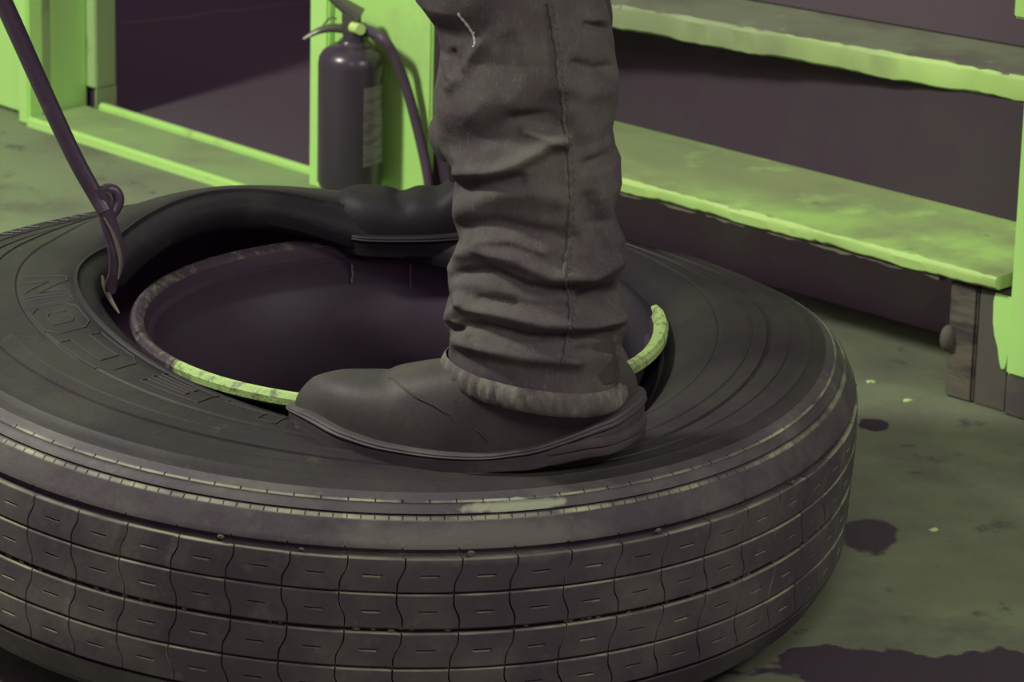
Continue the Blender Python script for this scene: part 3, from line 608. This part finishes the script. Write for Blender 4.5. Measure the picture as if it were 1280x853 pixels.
# outer seam with stitches and the stained drip
def on_leg(x, y):
    """nearest point of the front leg surface seen along a pixel of the photograph"""
    X, Yp = proj(GF); fr = np.arange(GF.shape[1]); vis = (fr > GF.shape[1]*.5)
    d = (X-x)**2+(Yp-y)**2+np.where(vis[None, :], 0, 1e9); i = np.unravel_index(d.argmin(), d.shape); return GF[i]
seam = [(684, 2), (690, 30), (695, 60), (699, 95), (703, 125), (705, 150), (709, 180), (712, 215), (713, 245), (712, 280), (709, 310), (706, 340), (711, 372), (713, 400), (708, 430), (704, 455)]
sp2 = smooth_path([(*q, 0) for q in seam], 150); P = np.array([on_leg(a[0], a[1]) for a in sp2])
for _ in range(3): P[1:-1] = (P[:-2]+2*P[1:-1]+P[2:])/4
rad = .0022+.0006*np.sin(np.arange(150)*1.3)
MB().tube(P+np.array([0, -.0003, 0]), rad, 8, 1.0).build('outer_seam', M_denim, trousers)
stt = MB()
for i in range(2, 146, 3):
    a = P[i]+np.array([.0045, -.0016, 0]); b = P[i+1]+np.array([.0045, -.0016, 0])
    stt.tube([a, (a+b)/2, b], [.0004, .0007, .0004], 5)
stt.build('stitching', M_stitch, trousers)
sm_ = MB(); sq = smooth_path([(574, 16, 0), (578, 24, 0), (586, 34, 0), (592, 42, 0), (594, 50, 0), (592, 58, 0)], 22); Ps = np.array([on_leg(a[0], a[1]) for a in sq])+np.array([0, -.001, 0])
sm_.tube(Ps, .0006+.0009*np.abs(np.sin(np.arange(22)*1.1)), 6); sm_.build('paint_smear', mat('dried_paint', (.34, .36, .28), .7, .2), trousers)
rebase(man)

def boot(name, near_y, stations, top_contour, shaft, parent, lacecolor=None, bottom_shift=0.0, mirror_of=None):
    """stations: (pixel x, near edge y [m], pixel y of sole bottom, pixel y of welt, half width)"""
    S = []
    for (px_, yn, pb, pw, hw) in stations:
        B = aty(px_, pb, yn); W = aty(px_, pw, yn+.004); S.append((B[0], yn+hw, B[2], W[2], hw))
    S = np.array(S); return S
def make_boot(S, top, shaft_x, shaft_r, hs, root_name, parent, Mrot=None):
    xs, yc_, zb, zw, hw = S.T; xa, xb = xs[0], xs[-1]
    n = 160; u = np.linspace(0, 1, n//2, endpoint=False)
    # outline: near side toe->heel, far side heel->toe, rounded at both ends
    tq = .5-.5*np.cos(np.linspace(0, PI, n//2)); xx = xa+(xb-xa)*tq
    HW = hermite(xs, hw, xx); HW[0] = HW[-1] = 0
    ends = np.minimum(1, np.sqrt(np.clip(1-((xx-(xa+.055))/.055)**2, 0, 1))*(xx < xa+.055)+(xx >= xa+.055)); ende = np.minimum(1, np.sqrt(np.clip(1-(((xb-.035)-xx)/.035)**2, 0, 1))*(xx > xb-.035)+(xx <= xb-.035))
    HW = hermite(xs, hw, xx)*ends*ende; YC = hermite(xs, yc_, xx)
    near = np.stack([xx, YC-HW], -1); far = np.stack([xx, YC+HW], -1)[::-1]
    O = np.concatenate([near, far[1:-1]]); N = len(O)
    T = np.roll(O, -1, 0)-np.roll(O, 1, 0); T /= np.linalg.norm(T, axis=1)[:, None]+1e-9; NRM = np.stack([T[:, 1], -T[:, 0]], -1)
    ctr = O.mean(0); sgn = np.sign(((O-ctr)*NRM).sum(1).mean()); NRM *= sgn
    ZB = hermite(xs, zb, O[:, 0]); ZW = hermite(xs, zw, O[:, 0])
    prof_ = [(-.006, 0), (.001, .0), (.003, .06), (.0035, .2), (.0035, .5), (.0045, .62), (.0045, .70), (.002, .73), (.0055, .77), (.0065, .84), (.0055, .90), (.003, .925), (.0055, .95), (.004, 1.02), (-.004, 1.03)]
    G = []
    for off, f in prof_: G.append(np.column_stack([O+NRM*off, ZB+(ZW-ZB)*f]))
    up_ = empty_ = None
    # upper
    spx0, spx1 = xa+.05, xb-.04
    R = []
    spine = np.stack([np.clip(O[:, 0], spx0, spx1), hermite(xs, yc_, np.clip(O[:, 0], spx0, spx1))], -1)
    tx = np.array([t[0] for t in top]); tz = np.array([t[1] for t in top])
    for k in range(26):
        a = PI/2*k/25; rho = math.cos(a)**.62 if k < 25 else 0.0; hf = math.sin(a)**.75
        XY = spine+(O-NRM*.003-spine)*rho
        Z0 = hermite(xs, zw, XY[:, 0]); ZT = hermite(tx, tz, XY[:, 0])
        Pq = np.column_stack([XY, Z0+(ZT-Z0)*hf]); 
        cr_ = .0016*np.exp(-(((XY[:, 0]-(xa+.118))+ (hf-.5)*.05)/.006)**2)*hf + .0012*np.exp(-(((XY[:, 0]-(xa+.105))+(hf-.5)*.03)/.005)**2)*hf
        Pq[:, 2] -= cr_; Pq += (.0008*vn(Pq*np.array([1, 1, 1]), 60))[:, None]*np.array([0, 0, 1]); R.append(Pq)
    mb = MB().grid(R, True)
    # shaft (its lower rings sit inside the foot)
    t = np.linspace(0, 2*PI, 48, endpoint=False); Sg = []
    for k in range(18):
        q = k/17; z = hs[0]+(hs[1]-hs[0])*q; c = np.array([shaft_x[0]*(1-q)+shaft_x[1]*q, hermite(xs, yc_, shaft_x[0])]); rr_ = shaft_r[0]*(1-q)+shaft_r[1]*q
        Sg.append(np.column_stack([c[0]+rr_*np.cos(t), c[1]+rr_*.72*np.sin(t), z+0*t]))
    mb.grid(Sg, True, False, False)
    up = mb.build('boot', M_leather, parent, True, 50)
    so_ = MB().grid(G, True, True, False).build('sole', M_sole, up, True, 45)
    # heel block
    hx = xs[-1]-.085; msk = xx > hx; O2n = near[msk]; O2f = far[(far[:, 0] > hx)]; O2 = np.concatenate([O2n, O2f[1:-1] if len(O2f) > 2 else O2f]); c2 = O2.mean(0)
    ZB2 = hermite(xs, zb, O2[:, 0]); H = []
    for off, f in ((.0, -.012), (.004, -.0115), (.0065, -.009), (.0065, -.002), (.004, -.0012), (.0075, .0), (.0085, .004), (.0075, .0085), (.002, .009)):
        dv = O2-c2; dv /= np.linalg.norm(dv, axis=1)[:, None]; H.append(np.column_stack([O2+dv*off, ZB2+f+.010]))
    MB().grid(H, True, True, True).build('heel', M_sole, up, True, 45)
    return up
S1 = boot('b', None, [(364, -.345, 530, 512, .016), (392, -.375, 558, 520, .034), (430, -.398, 574, 537, .046), (480, -.414, 584, 553, .052), (540, -.424, 590, 563, .052), (600, -.426, 591, 566, .046), (650, -.422, 589, 560, .042), (700, -.414, 579, 546, .042), (750, -.404, 568, 526, .044), (800, -.370, 554, 500, .030)], None, None, man)
def tp(lst, Y): return [(aty(x, y, Y)[0], aty(x, y, Y)[2]) for x, y in lst]
topc = tp([(366, 500), (378, 490), (392, 481), (412, 478), (440, 475), (468, 473), (486, 469), (510, 462), (540, 455), (570, 449), (620, 436), (680, 432), (740, 440), (780, 455), (802, 470)], -.37)
shx = aty(690, 440, -.37)
b1_ = make_boot(S1, topc, (shx[0]+.0, shx[0]-.004), (.066, .060), (shx[2]-.02, shx[2]+.05), 'boot', man)
bv = np.array([v.co[:] for v in b1_.data.vertices]); bX, bY = proj(bv)
def on_boot(x, y):
    d = (bX-x)**2+(bY-y)**2+np.where(bv[:, 1] < -.33, 0, 60); return bv[d.argmin()]
for seam_ in ([(486, 471), (505, 486), (530, 502), (560, 517), (590, 533), (610, 552)], [(560, 455), (566, 480), (572, 505), (590, 533)]):
    q = smooth_path([(*a, 0) for a in seam_], 40); P = np.array([on_boot(a[0], a[1]) for a in q])
    for _ in range(5): P[1:-1] = (P[:-2]+2*P[1:-1]+P[2:])/4
    MB().tube(P+np.array([0, -.0007, .0003]), .0011, 6).build('vamp_seam', M_leather, b1_)
b1_['label'] = 'front boot with frayed hem over it'
b1_.location = -Vector(man.location)
# rear boot: same build, standing behind on the far sidewall
def zof(py, Y): return aty(450, py, Y)[2]
xt = aty(402, 260, .33)[0]-.002; zbt = .268
S2 = np.array([(xt+d, .325+y, zbt+b, zbt+wl, hw) for d, y, b, wl, hw in ((-.004, 0, .012, .030, .018), (.02, 0, .004, .026, .036), (.06, 0, .0, .024, .048), (.12, 0, .0, .026, .05), (.18, 0, 0, .03, .042), (.25, 0, 0, .034, .042), (.31, 0, .0, .036, .030))])
t2 = [(xt-.002, zbt+.040), (xt+.006, zbt+.051), (xt+.018, zbt+.060), (xt+.035, zbt+.066), (xt+.07, zbt+.065), (xt+.095, zbt+.061), (xt+.112, zbt+.066), (xt+.13, zbt+.066), (xt+.17, zbt+.10), (xt+.25, zbt+.11), (xt+.31, zbt+.09)]
M_leather = mat('shaded_boot_leather', (.018, .015, .018), .6, .2, bump=[(220, .25, .001)]); M_sole = M_leather  # darker copy of the boot leather, shade put into the colour
b2_ = make_boot(S2, t2, (xt+.21, xt+.20), (.065, .07), (zbt+.08, zbt+.2), 'boot', man)
b2_['label'] = 'rear boot, toe-cap in deep shade'
b2_.location = -Vector(man.location)

# ------------------------------------------------------------------ fire extinguisher
ex = aty(438, 150, 0); 
tW = .033; c_ = onpl(438, 150, WP(0, tW, 0), wm); cx_, cy_ = c_[0], c_[1]
def EP(x, y, d=0.0): return aty(x, y, cy_+d)
rE = abs(EP(478.5, 150)[0]-EP(396.5, 150)[0])/2
zb_ = EP(438, 236)[2]+.001; zt_ = EP(438, 62)[2]
ext = empty('fire_extinguisher', (cx_, cy_, zb_), 'small dark fire extinguisher with curved hose hanging at the pale pier by the doorway', 'fire extinguisher')
MB().lathe([(0.0005, zb_+.004), (rE*.75, zb_+.002), (rE*.93, zb_+.004), (rE, zb_+.012), (rE, zt_-.020), (rE*.97, zt_-.010), (rE*.86, zt_-.002), (rE*.62, zt_+.006), (rE*.42, zt_+.009), (rE*.36, zt_+.014), (.001, zt_+.014)], (cx_, cy_, 0), 64).build('cylinder', M_ext, ext)
G = []
for z in np.linspace(EP(465, 199)[2], EP(465, 101)[2], 6):
    a = np.linspace(math.radians(-65), math.radians(-12), 14); G.append(np.column_stack([cx_+(rE+.0008)*np.cos(a), cy_+(rE+.0008)*np.sin(a), z+0*a]))
lab = MB().grid(G, False); lab.build('label_panel', M_extlabel, ext)
MB().lathe([(.019, EP(445, 66)[2]-.004), (.024, EP(445, 64)[2]), (.024, EP(445, 55)[2]), (.018, EP(445, 50)[2]), (.016, EP(445, 30)[2]), (.001, EP(445, 29)[2])], (EP(444, 60)[0], cy_, 0), 28).build('collar', M_ext, ext)
MB().box(EP(427, 44, -.012), (.026, 0, 0), (0, .024, 0), (0, 0, .036), .003).build('valve', M_valve, ext)
MB().tube(smooth_path([EP(440, 34, -.012), EP(448, 36, -.020), EP(451, 37, -.026)], 8), .0075, 14).build('gauge', mat('gauge_face', (.5, .75, .22), .3, .5), ext)
hd = MB(); pth = smooth_path([EP(430, 36), EP(415, 35, -.005), EP(400, 38, -.01), EP(389, 43, -.012), EP(379, 49, -.014)], 24); hd.tube(pth, np.linspace(.0072, .0022, 24), 10, 1.3); hd.build('carry_handle', M_valve, ext)
hd = MB(); pth = smooth_path([EP(450, 20), EP(438, 12), EP(424, 2), EP(408, -12), EP(395, -20)], 24); hd.tube(pth, np.linspace(.0125, .006, 24), 10, 1.3); hd.build('squeeze_lever', M_valve, ext)
MB().tube(smooth_path([EP(421, 24), EP(414, 22), EP(408, 27), EP(403, 33)], 16), .0012, 8).build('safety_pin', M_valve, ext)
def HP(x, y, t): return onpl(x, y, WP(0, t, 0), wm)
hp = smooth_path([EP(448, 39, -.008), EP(462, 39, -.012), HP(478, 48, .035), HP(492, 68, .045), HP(504, 98, .055), HP(514, 130, .062), HP(523, 165, .068), HP(531, 200, .071), HP(536, 228, .071), HP(538, 250, .071)], 60)
MB().tube(hp, np.concatenate([np.linspace(.0085, .0075, 10), np.full(50, .0072)]), 16).build('hose', M_hose, ext)
MB().box(onpl(425, 180, WP(0, .050, 0), wm), we*.05, wm*.032, ZV*.02, .002).build('wall_bracket', M_ext, ext)
rebase(ext)

# ------------------------------------------------------------------ crumbs of paint on the floor
for x, y, r_, lab_ in ((1089, 478, .0042, 'pale paint flake on the floor right of the tyre, farthest of three'), (1134, 501, .0042, 'pale paint flake on the floor nearest the support block under the steps'), (1168, 663, .0045, 'pale paint flake on the dark stained floor nearest the bottom edge')):
    c = atz(x, y, .0); t = np.linspace(0, 2*PI, 9, endpoint=False); k = 1+.3*rng.normal(size=9); G = []
    for q, z in ((1, -.0005), (1, .0012), (.6, .002)): G.append(np.column_stack([c[0]+r_*1.3*q*k*np.cos(t), c[1]+r_*q*k*np.sin(t), z+0*t]))
    o = MB().grid(G, True, True, True).build('paint_flake', M_chip); tag(o, lab_, 'paint flake', 'paint flakes on the floor')
